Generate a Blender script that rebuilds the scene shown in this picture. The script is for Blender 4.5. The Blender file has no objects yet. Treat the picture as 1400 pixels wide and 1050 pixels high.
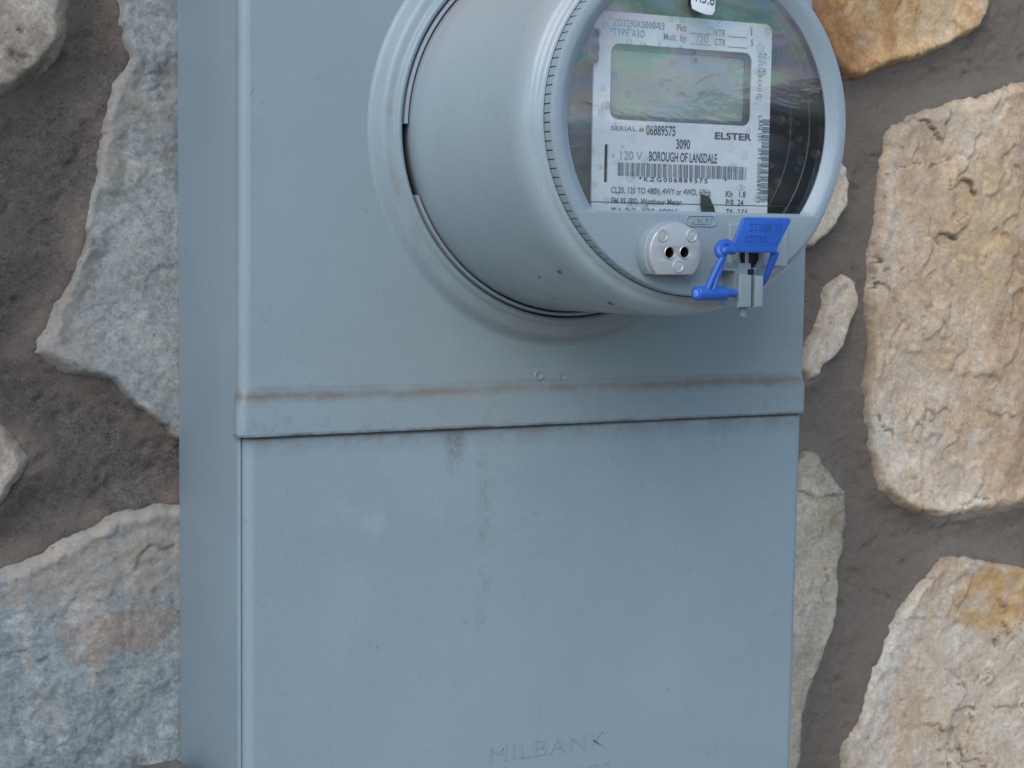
import bpy, bmesh, math, random
import numpy as np
from mathutils import Matrix, Vector
random.seed(4)
S = bpy.context.scene
COL = S.collection
# ------------------------------------------------------------------ camera
# World: X right along the wall, Z up, -Y out of the wall. Units are metres.
# Origin: lower left corner of the upper cover of the meter box, at the wall plane.
F = 2266.0
RX = Vector((0.8928037729, -0.4502354974, 0.0137629938))     # image right
RY = Vector((-0.0279745182, -0.0859160435, -0.9959095641))   # image down
RZ = Vector((0.4495762999, 0.8887668032, -0.0893012889))     # view direction
CP = Vector((-0.24137661, -0.87369116, 0.09869783))
cam_d = bpy.data.cameras.new('camera'); cam = bpy.data.objects.new('camera', cam_d); COL.objects.link(cam)
m = Matrix.Identity(4)
for i, v in enumerate((RX, -RY, -RZ)):
    for r in range(3): m[r][i] = v[r]
m.translation = CP
cam.matrix_world = m
cam_d.sensor_width = 36; cam_d.lens = F/1400*36; cam_d.clip_start = 0.01; cam_d.clip_end = 500
cam_d.dof.use_dof = True; cam_d.dof.focus_distance = 0.74; cam_d.dof.aperture_fstop = 38
S.camera = cam

def at(px, py, y):
    """point of the real plane at depth y that a survey pixel of the photograph falls on"""
    d = RX*((px-700)/F) + RY*((py-525)/F) + RZ
    return CP + d*((y-CP.y)/d.y)

# ------------------------------------------------------------------ light
SUN_DIR = Vector((-0.52, -0.62, 0.62)).normalized()          # towards the sun
w = bpy.data.worlds.new('World'); S.world = w; w.use_nodes = True
nt = w.node_tree; bg = nt.nodes['Background']
sky = nt.nodes.new('ShaderNodeTexSky'); sky.sky_type = 'NISHITA'; sky.sun_disc = False
sky.sun_elevation = math.asin(SUN_DIR.z); sky.sun_rotation = math.atan2(SUN_DIR.x, SUN_DIR.y)
sky.air_density = 1.0; sky.dust_density = 0.6; sky.ozone_density = 2.5
nt.links.new(sky.outputs[0], bg.inputs[0]); bg.inputs[1].default_value = 0.15
sd_ = bpy.data.lights.new('sun', 'SUN'); sd_.energy = 1.15; sd_.angle = math.radians(44); sd_.color = (1.0, 0.99, 0.97)
sun = bpy.data.objects.new('sun', sd_); COL.objects.link(sun)
sun.rotation_euler = SUN_DIR.to_track_quat('Z', 'Y').to_euler()
S.view_settings.view_transform = 'Standard'; S.view_settings.look = 'None'
S.view_settings.exposure = 0.55; S.view_settings.gamma = 1.0

# ------------------------------------------------------------------ helpers
def lin(r, g, b):
    f = lambda c: (c/255/12.92) if c/255 <= .04045 else ((c/255+.055)/1.055)**2.4
    return (f(r), f(g), f(b), 1)
class N:
    """small node-graph helper"""
    def __init__(s, name):
        s.m = bpy.data.materials.new(name); s.m.use_nodes = True
        s.t = s.m.node_tree; s.b = s.t.nodes['Principled BSDF']; s.out = s.t.nodes['Material Output']
        tc = s.t.nodes.new('ShaderNodeTexCoord'); s.co = tc.outputs['Object']
    def put(s, sock, v):
        if isinstance(v, bpy.types.NodeSocket): s.t.links.new(v, sock)
        elif v is not None:
            try: sock.default_value = v
            except Exception: sock.default_value = tuple(v)[:3]
    def node(s, typ, ins={}, **kw):
        n = s.t.nodes.new(typ)
        for k, v in kw.items(): setattr(n, k, v)
        for k, v in ins.items(): s.put(n.inputs[k], v)
        return n
    def noise(s, scale, detail=4, rough=.55, dist=0, co=None, col=False):
        n = s.node('ShaderNodeTexNoise', {'Scale': scale, 'Detail': detail, 'Roughness': rough, 'Distortion': dist, 'Vector': co or s.co})
        return n.outputs['Color' if col else 'Fac']
    def vor(s, scale, feature='F1', co=None, out='Distance', rand=1):
        n = s.node('ShaderNodeTexVoronoi', {'Scale': scale, 'Vector': co or s.co, 'Randomness': rand}, feature=feature)
        return n.outputs[out]
    def ramp(s, fac, stops, interp='LINEAR'):
        n = s.node('ShaderNodeValToRGB', {'Fac': fac}); e = n.color_ramp; e.interpolation = interp
        while len(e.elements) < len(stops): e.elements.new(.5)
        for el, (p, c) in zip(e.elements, stops):
            el.position = p; el.color = (c, c, c, 1) if isinstance(c, (int, float)) else (tuple(c)+(1,))[:4]
        return n.outputs[0]
    def math(s, op, a, b=None, c=None, clamp=False):
        n = s.node('ShaderNodeMath', {0: a}, operation=op, use_clamp=clamp)
        if b is not None: s.put(n.inputs[1], b)
        if c is not None: s.put(n.inputs[2], c)
        return n.outputs[0]
    def mix(s, fac, a, b, mode='MIX'):
        n = s.node('ShaderNodeMix', data_type='RGBA', blend_type=mode)
        s.put(n.inputs[0], fac); s.put(n.inputs[6], a); s.put(n.inputs[7], b)
        return n.outputs[2]
    def maprange(s, v, a, b, c=0., d=1.):
        return s.node('ShaderNodeMapRange', {'Value': v, 'From Min': a, 'From Max': b, 'To Min': c, 'To Max': d}, clamp=True).outputs[0]
    def bump(s, h, strength, dist, normal=None):
        n = s.node('ShaderNodeBump', {'Strength': strength, 'Distance': dist, 'Height': h})
        if normal: s.put(n.inputs['Normal'], normal)
        return n.outputs[0]
    def xyz(s):
        return s.node('ShaderNodeSeparateXYZ', {0: s.co}).outputs
    def spot(s, p, rx, rz, soft=.5, warp=0):
        """1 inside an ellipse round point p (x, z), 0 outside"""
        x, y, z = s.xyz() if not hasattr(s, '_x') else s._x; s._x = (x, y, z)
        dx = s.math('DIVIDE', s.math('SUBTRACT', x, p[0]), rx); dz = s.math('DIVIDE', s.math('SUBTRACT', z, p[1]), rz)
        d = s.math('SQRT', s.math('ADD', s.math('MULTIPLY', dx, dx), s.math('MULTIPLY', dz, dz)))
        if warp: d = s.math('ADD', d, s.math('MULTIPLY', s.math('SUBTRACT', s.noise(warp, 6, .75, .8), .5), 3.0))
        return s.maprange(d, 1-soft, 1+soft, 1, 0)
    def fin(s, color=None, rough=.5, normal=None, **ins):
        s.put(s.b.inputs['Base Color'], color); s.put(s.b.inputs['Roughness'], rough)
        if normal: s.put(s.b.inputs['Normal'], normal)
        for k, v in ins.items(): s.put(s.b.inputs[k.replace('_', ' ')], v)
        return s.m

def link(name, me, mat, parent=None, smooth=None):
    o = bpy.data.objects.new(name, me); COL.objects.link(o)
    if mat: me.materials.clear(); me.materials.append(mat)
    if parent: o.parent = parent
    if smooth is not None:
        for p in me.polygons: p.use_smooth = True
        if smooth < 180: me.set_sharp_from_angle(angle=math.radians(smooth))
    return o
def bm_obj(name, bm, mat, parent=None, smooth=35):
    bmesh.ops.recalc_face_normals(bm, faces=bm.faces)
    me = bpy.data.meshes.new(name); bm.to_mesh(me); bm.free()
    return link(name, me, mat, parent, smooth)
def thing(name, label, cat, loc=(0, 0, 0), group=None):
    o = bpy.data.objects.new(name, None); COL.objects.link(o); o.empty_display_size = .05
    o['label'] = label; o['category'] = cat
    if group: o['group'] = group
    return o

def from_curve(name, build, mat, parent, smooth=30):
    """curve or text object turned into one plain mesh; (x, y) of the curve -> (x, z), its z -> -y"""
    cu = build(); tmp = bpy.data.objects.new('tmp', cu); COL.objects.link(tmp)
    dg = bpy.context.evaluated_depsgraph_get(); ev = tmp.evaluated_get(dg)
    me = bpy.data.meshes.new_from_object(ev)
    bpy.data.objects.remove(tmp); me.name = name
    return me
def prism(name, loops, yf, thick, mat, parent=None, bev=0.0, smooth=30):
    """flat plate of real thickness: outer loop plus holes, front face at y=yf, growing towards the wall"""
    def b():
        cu = bpy.data.curves.new('c', 'CURVE'); cu.dimensions = '2D'; cu.fill_mode = 'BOTH'
        cu.extrude = thick/2-bev; cu.bevel_depth = bev; cu.bevel_resolution = 2; cu.offset = -bev
        for lp in loops:
            sp = cu.splines.new('POLY'); sp.points.add(len(lp)-1); sp.use_cyclic_u = True
            for p, q in zip(sp.points, lp): p.co = (q[0], q[1], 0, 1)
        return cu
    me = from_curve(name, b, mat, parent)
    n = len(me.vertices); co = np.empty(n*3); me.vertices.foreach_get('co', co); co = co.reshape(-1, 3)
    new = np.stack([co[:, 0], yf+thick/2-co[:, 2], co[:, 1]], 1)
    me.vertices.foreach_set('co', new.ravel())
    bm = bmesh.new(); bm.from_mesh(me); bmesh.ops.remove_doubles(bm, verts=bm.verts, dist=1e-6)
    bmesh.ops.recalc_face_normals(bm, faces=bm.faces); bm.to_mesh(me); bm.free(); me.update()
    return link(name, me, mat, parent, smooth)
def rrect(x0, z0, x1, z1, r, n=6):
    if not isinstance(r, (tuple, list)): r = (r,)*4      # corners: bl, br, tr, tl
    out = []
    for (cx, cz, a0), rr in zip(((x0+r[0], z0+r[0], 180), (x1-r[1], z0+r[1], 270), (x1-r[2], z1-r[2], 0), (x0+r[3], z1-r[3], 90)), r):
        for k in range(n+1):
            a = math.radians(a0+90*k/n); out.append((cx+rr*math.cos(a), cz+rr*math.sin(a)))
    return out
def arc(cx, cz, r, a0, a1, n=24):
    return [(cx+r*math.cos(math.radians(a0+(a1-a0)*k/n)), cz+r*math.sin(math.radians(a0+(a1-a0)*k/n))) for k in range(n+1)]
def circ(cx, cz, r, n=32): return arc(cx, cz, r, 0, 360*(n-1)/n, n-1)

def text_verts(s, off=0.0, sp=1.0):
    cu = bpy.data.curves.new('t', 'FONT'); cu.body = s; cu.size = 1; cu.offset = off; cu.space_character = sp
    cu.resolution_u = 3
    me = from_curve('t', lambda: cu, None, None)
    co = np.empty(len(me.vertices)*3); me.vertices.foreach_get('co', co); co = co.reshape(-1, 3)
    fs = [list(p.vertices) for p in me.polygons]; bpy.data.meshes.remove(me)
    return co, fs
CAP = 0.69
class Print:
    """collects flat lettering and bars on one plane, linked as one mesh"""
    def __init__(s): s.v = []; s.f = []
    def text(s, t, p0, p1, h, y, off=0.0, down=False, sp=1.0):
        co, fs = text_verts(t, off, sp)
        x0, x1 = co[:, 0].min(), co[:, 0].max()
        w_ = (Vector((p1[0], p1[1]))-Vector((p0[0], p0[1]))).length
        u = (co[:, 0]-x0)/(x1-x0)*w_; v = co[:, 1]/CAP*h
        ang = math.atan2(p1[1]-p0[1], p1[0]-p0[0]); c, si = math.cos(ang), math.sin(ang)
        X = p0[0]+u*c-v*si; Z = p0[1]+u*si+v*c
        b = len(s.v); s.v += [(a, y, z) for a, z in zip(X, Z)]; s.f += [[i+b for i in f] for f in fs]
    def quad(s, x0, z0, x1, z1, y):
        b = len(s.v); s.v += [(x0, y, z0), (x1, y, z0), (x1, y, z1), (x0, y, z1)]; s.f.append([b, b+1, b+2, b+3])
    def build(s, name, mat, parent, thick=0.0):
        o = s._build(name, mat, parent, thick); o['kind'] = 'stuff'; return o
    def _build(s, name, mat, parent, thick):
        me = bpy.data.meshes.new(name); me.from_pydata(s.v, [], s.f)
        if thick:
            bm = bmesh.new(); bm.from_mesh(me)
            r = bmesh.ops.extrude_face_region(bm, geom=bm.faces[:])
            for e in r['geom']:
                if isinstance(e, bmesh.types.BMVert): e.co.y -= thick
            bmesh.ops.recalc_face_normals(bm, faces=bm.faces); bm.to_mesh(me); bm.free()
        return link(name, me, mat, parent)

def ring_bm(bm, prof, cx, cz, n=192, a0=0, a1=360, closed=False, angs=None):
    """surface of revolution about the axis parallel to Y through (cx, cz); prof of (r, y)"""
    full = abs(a1-a0) >= 360 and angs is None
    if angs is None: angs = [a0+(a1-a0)*k/n for k in range(n if full else n+1)]
    rows = []
    for a in angs:
        c, s_ = math.cos(math.radians(a)), math.sin(math.radians(a))
        rows.append([bm.verts.new((cx+(p[0](a) if callable(p[0]) else p[0])*c, p[1], cz+(p[0](a) if callable(p[0]) else p[0])*s_)) for p in prof])
    m_ = len(rows); last = m_ if full or abs(angs[-1]-angs[0]) > 359 and len(angs) > 8 and full else m_-1
    for i in range(last):
        A, B = rows[i], rows[(i+1) % m_]
        for j in range(len(prof)-1): bm.faces.new((A[j], A[j+1], B[j+1], B[j]))
        if closed: bm.faces.new((A[-1], A[0], B[0], B[-1]))
    if closed and not full:
        bm.faces.new(rows[0]); bm.faces.new(rows[-1][::-1])
    return rows
def box_bm(bm, x0, y0, z0, x1, y1, z1, bev=0.0, seg=2, mat=None):
    r = bmesh.ops.create_cube(bm, size=1); vs = r['verts']
    for v in vs: v.co = Vector(((x0+x1)/2+v.co.x*(x1-x0), (y0+y1)/2+v.co.y*(y1-y0), (z0+z1)/2+v.co.z*(z1-z0)))
    if bev:
        es = list({e for v in vs for e in v.link_edges})
        bmesh.ops.bevel(bm, geom=es, offset=bev, segments=seg, affect='EDGES', profile=.5)
def tube(bm, pts, rad, n=12, caps=True):
    pts = [Vector(p) for p in pts]; rows = []
    up = None
    for i, p in enumerate(pts):
        t = (pts[min(i+1, len(pts)-1)]-pts[max(i-1, 0)]).normalized()
        if up is None: up = t.orthogonal().normalized()
        u = (up-t*up.dot(t)).normalized(); up = u; v = t.cross(u)
        r = rad[i] if isinstance(rad, (list, tuple)) else rad
        rows.append([bm.verts.new(p+(u*math.cos(2*math.pi*k/n)+v*math.sin(2*math.pi*k/n))*r) for k in range(n)])
    for A, B in zip(rows, rows[1:]):
        for k in range(n): bm.faces.new((A[k], A[(k+1) % n], B[(k+1) % n], B[k]))
    if caps: bm.faces.new(rows[0][::-1]); bm.faces.new(rows[-1])

# ---- numpy noise
def vnoise(x, y, seed=0):
    xi = np.floor(x).astype(np.int64); yi = np.floor(y).astype(np.int64); fx = x-xi; fy = y-yi
    fx = fx*fx*fx*(fx*(fx*6-15)+10); fy = fy*fy*fy*(fy*(fy*6-15)+10)
    def h(a, b):
        n = (a*374761393+b*668265263+seed*974634777) & 0xffffffff
        n = ((n ^ (n >> 13))*1274126177) & 0xffffffff; n = ((n ^ (n >> 16))*2246822519) & 0xffffffff
        return ((n ^ (n >> 15)) & 0xffff)/32767.5-1
    return (h(xi, yi)*(1-fx)+h(xi+1, yi)*fx)*(1-fy)+(h(xi, yi+1)*(1-fx)+h(xi+1, yi+1)*fx)*fy
def fbm(x, y, f, octv=4, seed=0, gain=.5):
    a = 1; s_ = 0; t = 0
    for o in range(octv):
        c, s2 = math.cos(o*1.1+.4), math.sin(o*1.1+.4)
        s_ = s_+a*vnoise((x*c-y*s2)*f+o*17.3, (x*s2+y*c)*f-o*9.1, seed+o*31); t += a; a *= gain; f *= 2.03
    return s_/t*1.6

# ------------------------------------------------------------------ materials
def paint_mat(name, base, rough=.42, dirt=None, seed=0., mott=.05):
    n = N(name)
    co = n.node('ShaderNodeVectorMath', {0: n.co, 1: (seed, seed*2, -seed)}, operation='ADD').outputs[0]
    big = n.noise(9, 5, .6, .4, co); fine = n.noise(700, 3, .6, 0, co)
    c = n.mix(n.maprange(big, .3, .7), tuple(b*(1-mott) for b in base)+(1,), tuple(min(1, b*(1+mott)) for b in base)+(1,))
    # faint chalky oxidation patches and vertical run marks
    st = n.node('ShaderNodeMapping', {'Vector': co, 'Scale': (90, 90, 5)}).outputs[0]
    run = n.noise(1.0, 4, .6, 0, st)
    c = n.mix(n.math('MULTIPLY', n.maprange(run, .5, .8), .09), c, tuple(min(1, b*1.25+.02) for b in base)+(1,))
    # hazy smudges and fine pale scuffs
    c = n.mix(n.math('MULTIPLY', n.maprange(n.noise(22, 6, .75, .8, co), .52, .70), .16), c, (.30, .30, .27, 1))
    sc = n.math('MULTIPLY', n.maprange(n.math('ABSOLUTE', n.math('SUBTRACT', n.noise(28, 1, .5, 2.5, co), .5)), .0, .0035, 1, 0), n.maprange(n.noise(40, 2, .5, 0, co), .60, .66))
    c = n.mix(n.math('MULTIPLY', sc, .15), c, (.55, .60, .62, 1))
    c = n.mix(1.0, c, n.ramp(n.noise(900, 2, .7, 0, co), [(.3, .94), (.7, 1.05)]), 'MULTIPLY')
    # grime specks
    sp = n.vor(240, co=co); spm = n.noise(26, 3, .6, 0, co)
    speck = n.math('MULTIPLY', n.maprange(sp, .05, .14, 1, 0), n.maprange(spm, .56, .66))
    c = n.mix(n.math('MULTIPLY', speck, .5), c, (.12, .11, .09, 1))
    hair = n.math('MULTIPLY', n.maprange(n.math('ABSOLUTE', n.math('SUBTRACT', n.noise(55, 2, .5, 1.5, co), .5)), .0, .006, 1, 0), n.maprange(n.noise(70, 2, .5, 0, co), .62, .68))
    c = n.mix(n.math('MULTIPLY', hair, .55), c, (.14, .12, .10, 1))
    if dirt: c = dirt(n, c)
    b = n.bump(fine, .06, .0006); b = n.bump(n.noise(30, 3, .5, 0, co), .25, .0008, b)
    r = n.maprange(big, .3, .7, rough-.04, rough+.06)
    return n.fin(c, r, b)
DIRT = (.155, .122, .095, 1)
PAINT = (.262, .325, .345)
def dirt_bounce_tint_cover(n, c):
    x, y, z = n.xyz(); wob = n.math('MULTIPLY', n.math('SUBTRACT', n.noise(60, 5, .7), .5), .006)
    zz = n.math('ADD', z, wob)
    d = n.math('ABSOLUTE', n.math('SUBTRACT', zz, .0195))
    band = n.math('MULTIPLY', n.maprange(d, 0, .0052, 1, 0), n.maprange(n.noise(22, 5, .75), .36, .60, .45, 1.2))
    right = n.maprange(x, .12, .26, .75, 1.15)
    c = n.mix(n.math('MULTIPLY', n.math('MULTIPLY', band, right), 1.0, clamp=True), c, DIRT)
    grime = n.math('MULTIPLY', n.maprange(z, .0, .018, 1, 0), n.maprange(n.noise(140, 4, .75), .52, .72))
    c = n.mix(n.math('MULTIPLY', grime, .45), c, DIRT)
    # line of grime at the foot of the flange
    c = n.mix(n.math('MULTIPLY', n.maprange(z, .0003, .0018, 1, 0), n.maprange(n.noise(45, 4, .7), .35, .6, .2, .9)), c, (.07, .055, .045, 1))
    # dust lying in the raised meter ring
    dx = n.math('SUBTRACT', x, .174); dz = n.math('SUBTRACT', z, .151)
    r = n.math('SQRT', n.math('ADD', n.math('MULTIPLY', dx, dx), n.math('MULTIPLY', dz, dz)))
    rg = n.math('MULTIPLY', n.maprange(n.math('ABSOLUTE', n.math('SUBTRACT', r, .1015)), .0, .0035, 1, 0), n.maprange(n.noise(38, 5, .7), .45, .66))
    c = n.mix(n.math('MULTIPLY', rg, .6), c, (.24, .19, .15, 1))
    # dirt film under the meter, tinted warm to imitate bounced light in the shade
    u = n.math('MULTIPLY', n.spot((.22, .035), .13, .04, .6), n.maprange(n.noise(24, 5, .7), .3, .7, .4, 1))
    return n.mix(n.math('MULTIPLY', u, .5), c, (.27, .26, .20, 1))
def dirt_seam_shade_lower(n, c):
    z = n.xyz()[2]
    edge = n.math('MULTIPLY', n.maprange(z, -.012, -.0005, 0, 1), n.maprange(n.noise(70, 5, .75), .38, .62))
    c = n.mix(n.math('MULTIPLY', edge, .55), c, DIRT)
    p = at(622, 598, -.1075)
    s1 = n.math('MULTIPLY', n.spot((p.x, p.z), .0042, .012, .7, 110), n.maprange(n.noise(260, 6, .85), .36, .62))
    c = n.mix(n.maprange(z, -.0022, -.0008, 0, .85), c, (.05, .038, .03, 1))  # dark line painted on the top edge to deepen the seam gap's shadow
    c = n.mix(n.math('MULTIPLY', s1, .8), c, (.11, .09, .075, 1))
    p = at(660, 700, -.1075)
    s2 = n.math('MULTIPLY', n.spot((p.x, p.z), .0035, .062, .6, 50), n.maprange(n.noise(170, 5, .85), .50, .64))
    c = n.mix(n.math('MULTIPLY', s2, .5), c, (.20, .17, .14, 1))
    p = at(560, 735, -.1075)
    s3 = n.math('MULTIPLY', n.spot((p.x, p.z), .05, .02, .6, 20), n.maprange(n.noise(60, 3, .6), .5, .7))
    return n.mix(n.math('MULTIPLY', s3, .16), c, (.5, .58, .62, 1))
def dirt_body(n, c):
    x, y, z = n.xyz()
    # settled tan dust on the upper side of the drum
    ang = n.maprange(n.math('ADD', z, n.math('MULTIPLY', n.math('SUBTRACT', n.noise(28, 5, .7), .5), .06)), .165, .225)
    g = n.maprange(n.noise(150, 4, .8), .35, .65, .35, 1)
    c = n.mix(n.math('MULTIPLY', n.math('MULTIPLY', ang, g), .8), c, (.46, .36, .28, 1))
    lo = n.math('MULTIPLY', n.maprange(z, .06, .10, 1, 0), n.maprange(n.noise(50, 5, .7), .4, .7))
    return n.mix(n.math('MULTIPLY', lo, .35), c, (.22, .19, .15, 1))
M_cover = paint_mat('grey_enamel_upper_cover', PAINT, .36, dirt_bounce_tint_cover)
M_lower = paint_mat('grey_enamel_lower_cover', PAINT, .36, dirt_seam_shade_lower, 3.1)
M_case = paint_mat('grey_enamel_back_case', (.238, .300, .335), .40, None, 7.7)
M_meter = paint_mat('grey_meter_plastic', (.345, .415, .435), .22, dirt_body, 12.3, .03)
M_bezel = paint_mat('grey_meter_bezel_plastic', (.282, .340, .362), .34, None, 17.3, .03)
M_hasp = paint_mat('grey_hasp_metal', (.24, .29, .30), .38, None, 21.3, .03)

def simple(name, color, rough=.5, metal=0, bump=None, var=.08, **kw):
    n = N(name)
    c = n.mix(n.noise(120, 4, .6), tuple(b*(1-var) for b in color)+(1,), tuple(min(1, b*(1+var)) for b in color)+(1,))
    nb = n.bump(n.noise(bump[0], 4, .6), bump[1], bump[2]) if bump else None
    return n.fin(c, rough, nb, Metallic=metal, **kw)
M_steel = simple('dull_steel', (.40, .43, .46), .42, .3, (300, .1, .0003))
M_port = simple('satin_zinc_port', (.56, .55, .52), .42, .55, (900, .25, .0002), .06)
M_dark = simple('black_plastic_interior', (.012, .014, .015), .35)
M_inner = simple('grey_brown_interior', (.13, .135, .125), .5)
M_hole = simple('black_cavity', (.006, .006, .007), .7)
M_ink = simple('faded_black_ink', (.07, .08, .095), .6, var=.2)
M_inkl = simple('pale_worn_ink', (.16, .18, .20), .6, var=.3)
M_pen = simple('pencil_marks', (.36, .40, .44), .6, var=.3)
M_inkb = simple('barcode_ink', (.15, .17, .20), .6, var=.15)
M_stick = simple('white_sticker_paper', (.78, .80, .80), .5)
M_blue = simple('blue_seal_plastic', (.022, .100, .42), .40, 0, (260, .3, .0004), .22, Specular_IOR_Level=.5)
M_clear = simple('clear_rim_plastic', (.018, .028, .028), .45)
def plate_mat():
    n = N('white_nameplate_card')
    c = n.mix(n.maprange(n.noise(60, 5, .7), .35, .7), (.72, .75, .77, 1), (.82, .84, .85, 1))
    c = n.mix(n.math('MULTIPLY', n.maprange(n.noise(35, 4, .6, 0, None), .58, .75), .3), c, (.66, .58, .56, 1))
    return n.fin(c, .45)
M_plate = plate_mat()
def lcd_mat():
    n = N('grey_green_lcd')
    c = n.mix(n.noise(20, 3, .5), (.26, .31, .27, 1), (.34, .39, .34, 1))
    bl = n.math('MULTIPLY', n.maprange(n.vor(150), .18, .30, 1, 0), n.maprange(n.noise(90, 2, .5), .50, .58))
    c = n.mix(n.math('MULTIPLY', bl, .45), c, (.16, .18, .15, 1))
    return n.fin(c, .25)
M_lcd = lcd_mat()
def glass_mat():
    n = N('weathered_polycarbonate_window')
    # stress-coloured film: hue runs along warped bands
    mp = n.node('ShaderNodeMapping', {'Vector': n.co, 'Rotation': (0, math.radians(-18), 0), 'Scale': (14, 14, 30)}).outputs[0]
    wv = n.noise(1.0, 2.2, .5, 1.6, mp)
    rb = n.ramp(wv, [(.30, (.55, .75, .72)), (.40, (.75, .78, .95)), (.46, (.95, .68, .82)), (.52, (.98, .90, .66)), (.58, (.55, .92, .66)), (.64, (.50, .72, .98)), (.72, (.80, .66, .92))])
    rb = n.mix(.08, rb, (.9, .93, .95, 1))
    tr = n.node('ShaderNodeBsdfTransparent', {'Color': (.99, 1, 1, 1)})
    gl = n.node('ShaderNodeBsdfGlossy', {'Color': rb, 'Roughness': .03})
    gb = n.bump(n.noise(1.1, 4, .6, .8, mp), .06, .003); n.put(gl.inputs['Normal'], gb)
    fc = n.node('ShaderNodeLayerWeight', {'Blend': .5}).outputs['Facing']
    fac = n.math('ADD', .062, n.math('MULTIPLY', n.math('POWER', fc, 5.0), .9), clamp=True)
    m1 = n.node('ShaderNodeMixShader', {0: fac, 1: tr.outputs[0], 2: gl.outputs[0]})
    # dusty film with dried water spots, heavier towards the upper left
    x, y, z = n.xyz()
    dfilm = n.math('MULTIPLY', n.maprange(n.math('SUBTRACT', z, n.math('MULTIPLY', x, .9)), -.09, .07, .004, .085), n.maprange(n.noise(42, 6, .75, .6), .30, .72, .45, 1.15))
    v = n.vor(150); rsz = n.node('ShaderNodeSeparateColor', {0: n.vor(150, out='Color')}).outputs
    rad = n.math('ADD', .13, n.math('MULTIPLY', rsz[0], .20))
    vd = n.math('ADD', v, n.math('MULTIPLY', n.math('SUBTRACT', n.noise(400, 2, .5), .5), .16))
    ring = n.maprange(n.math('ABSOLUTE', n.math('SUBTRACT', vd, rad)), 0, .07, 1, 0)
    fill = n.math('MULTIPLY', n.maprange(n.math('SUBTRACT', vd, rad), -.05, .03, 1, 0), .45)
    ring = n.math('MULTIPLY', n.math('MAXIMUM', ring, fill), n.maprange(rsz[1], .38, .46))
    spots = n.math('MULTIPLY', ring, n.maprange(n.noise(20, 2, .5), .35, .6, .10, .38))
    haze = n.math('MULTIPLY', n.maprange(n.noise(.9, 4, .6, 1.2, mp), .40, .62), n.math('MULTIPLY', n.maprange(z, .135, .175, .02, .17), n.maprange(x, .215, .24, 1, .45)))
    film = n.math('ADD', n.math('ADD', dfilm, spots), haze, clamp=True)
    clean = n.mix(.6, (.50, .54, .54, 1), n.mix(1.0, (.62, .62, .62, 1), rb, 'MULTIPLY'))
    df = n.node('ShaderNodeBsdfDiffuse', {'Color': n.mix(n.maprange(spots, .02, .1), clean, (.16, .165, .15, 1))})
    m2 = n.node('ShaderNodeMixShader', {0: film, 1: m1.outputs[0], 2: df.outputs[0]})
    n.t.links.new(m2.outputs[0], n.out.inputs[0]); return n.m
M_glass = glass_mat()

def mortar_mat():
    n = N('brown_grey_mortar')
    c = n.ramp(n.noise(14, 6, .7, .4), [(.25, lin(92, 84, 78)), (.5, lin(110, 101, 94)), (.75, lin(130, 120, 111))])
    c = n.mix(n.maprange(n.noise(160, 5, .8), .35, .7), c, n.mix(.5, c, lin(66, 56, 52)))
    c = n.mix(1.0, c, n.ramp(n.noise(420, 5, .8), [(.30, .70), (.5, 1.0), (.70, 1.35)]), 'MULTIPLY')
    gr = n.vor(760); g2 = n.vor(760, out='Color')
    bw = n.node('ShaderNodeSeparateColor', {0: g2}).outputs[0]
    c = n.mix(n.math('MULTIPLY', n.maprange(gr, .25, .4, 1, 0), n.math('MULTIPLY', n.maprange(bw, .93, .96), n.maprange(n.noise(30, 3, .6), .45, .65))), c, lin(160, 152, 144))
    c = n.mix(n.math('MULTIPLY', n.maprange(gr, .25, .4, 1, 0), n.maprange(bw, .16, .08)), c, lin(50, 44, 42))
    lm = n.math('MULTIPLY', n.maprange(n.math('ABSOLUTE', n.math('SUBTRACT', n.noise(48, 3, .6, 1.5), .5)), 0, .010, 1, 0), n.maprange(n.noise(22, 3, .6), .58, .64))
    c = n.mix(n.math('MULTIPLY', lm, .4), c, lin(176, 168, 158))
    hc = n.math('MULTIPLY', n.maprange(n.math('ABSOLUTE', n.math('SUBTRACT', n.noise(9, 5, .6, .8), .5)), 0, .0016, 1, 0), n.maprange(n.noise(7, 2, .5), .45, .5))
    c = n.mix(n.math('MULTIPLY', hc, .8), c, lin(46, 40, 36))
    at_ = n.node('ShaderNodeAttribute', attribute_name='smear').outputs['Fac']
    c = n.mix(n.math('MULTIPLY', at_, .5), c, lin(158, 142, 126))
    x = n.xyz()[0]
    c = n.mix(n.maprange(x, .1, .4), c, n.mix(.75, c, lin(150, 136, 120)))
    b = n.bump(n.noise(420, 7, .85), .9, .0028); b = n.bump(gr, .4, .0012, b)
    return n.fin(c, .95, b)
M_mortar = mortar_mat()
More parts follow.
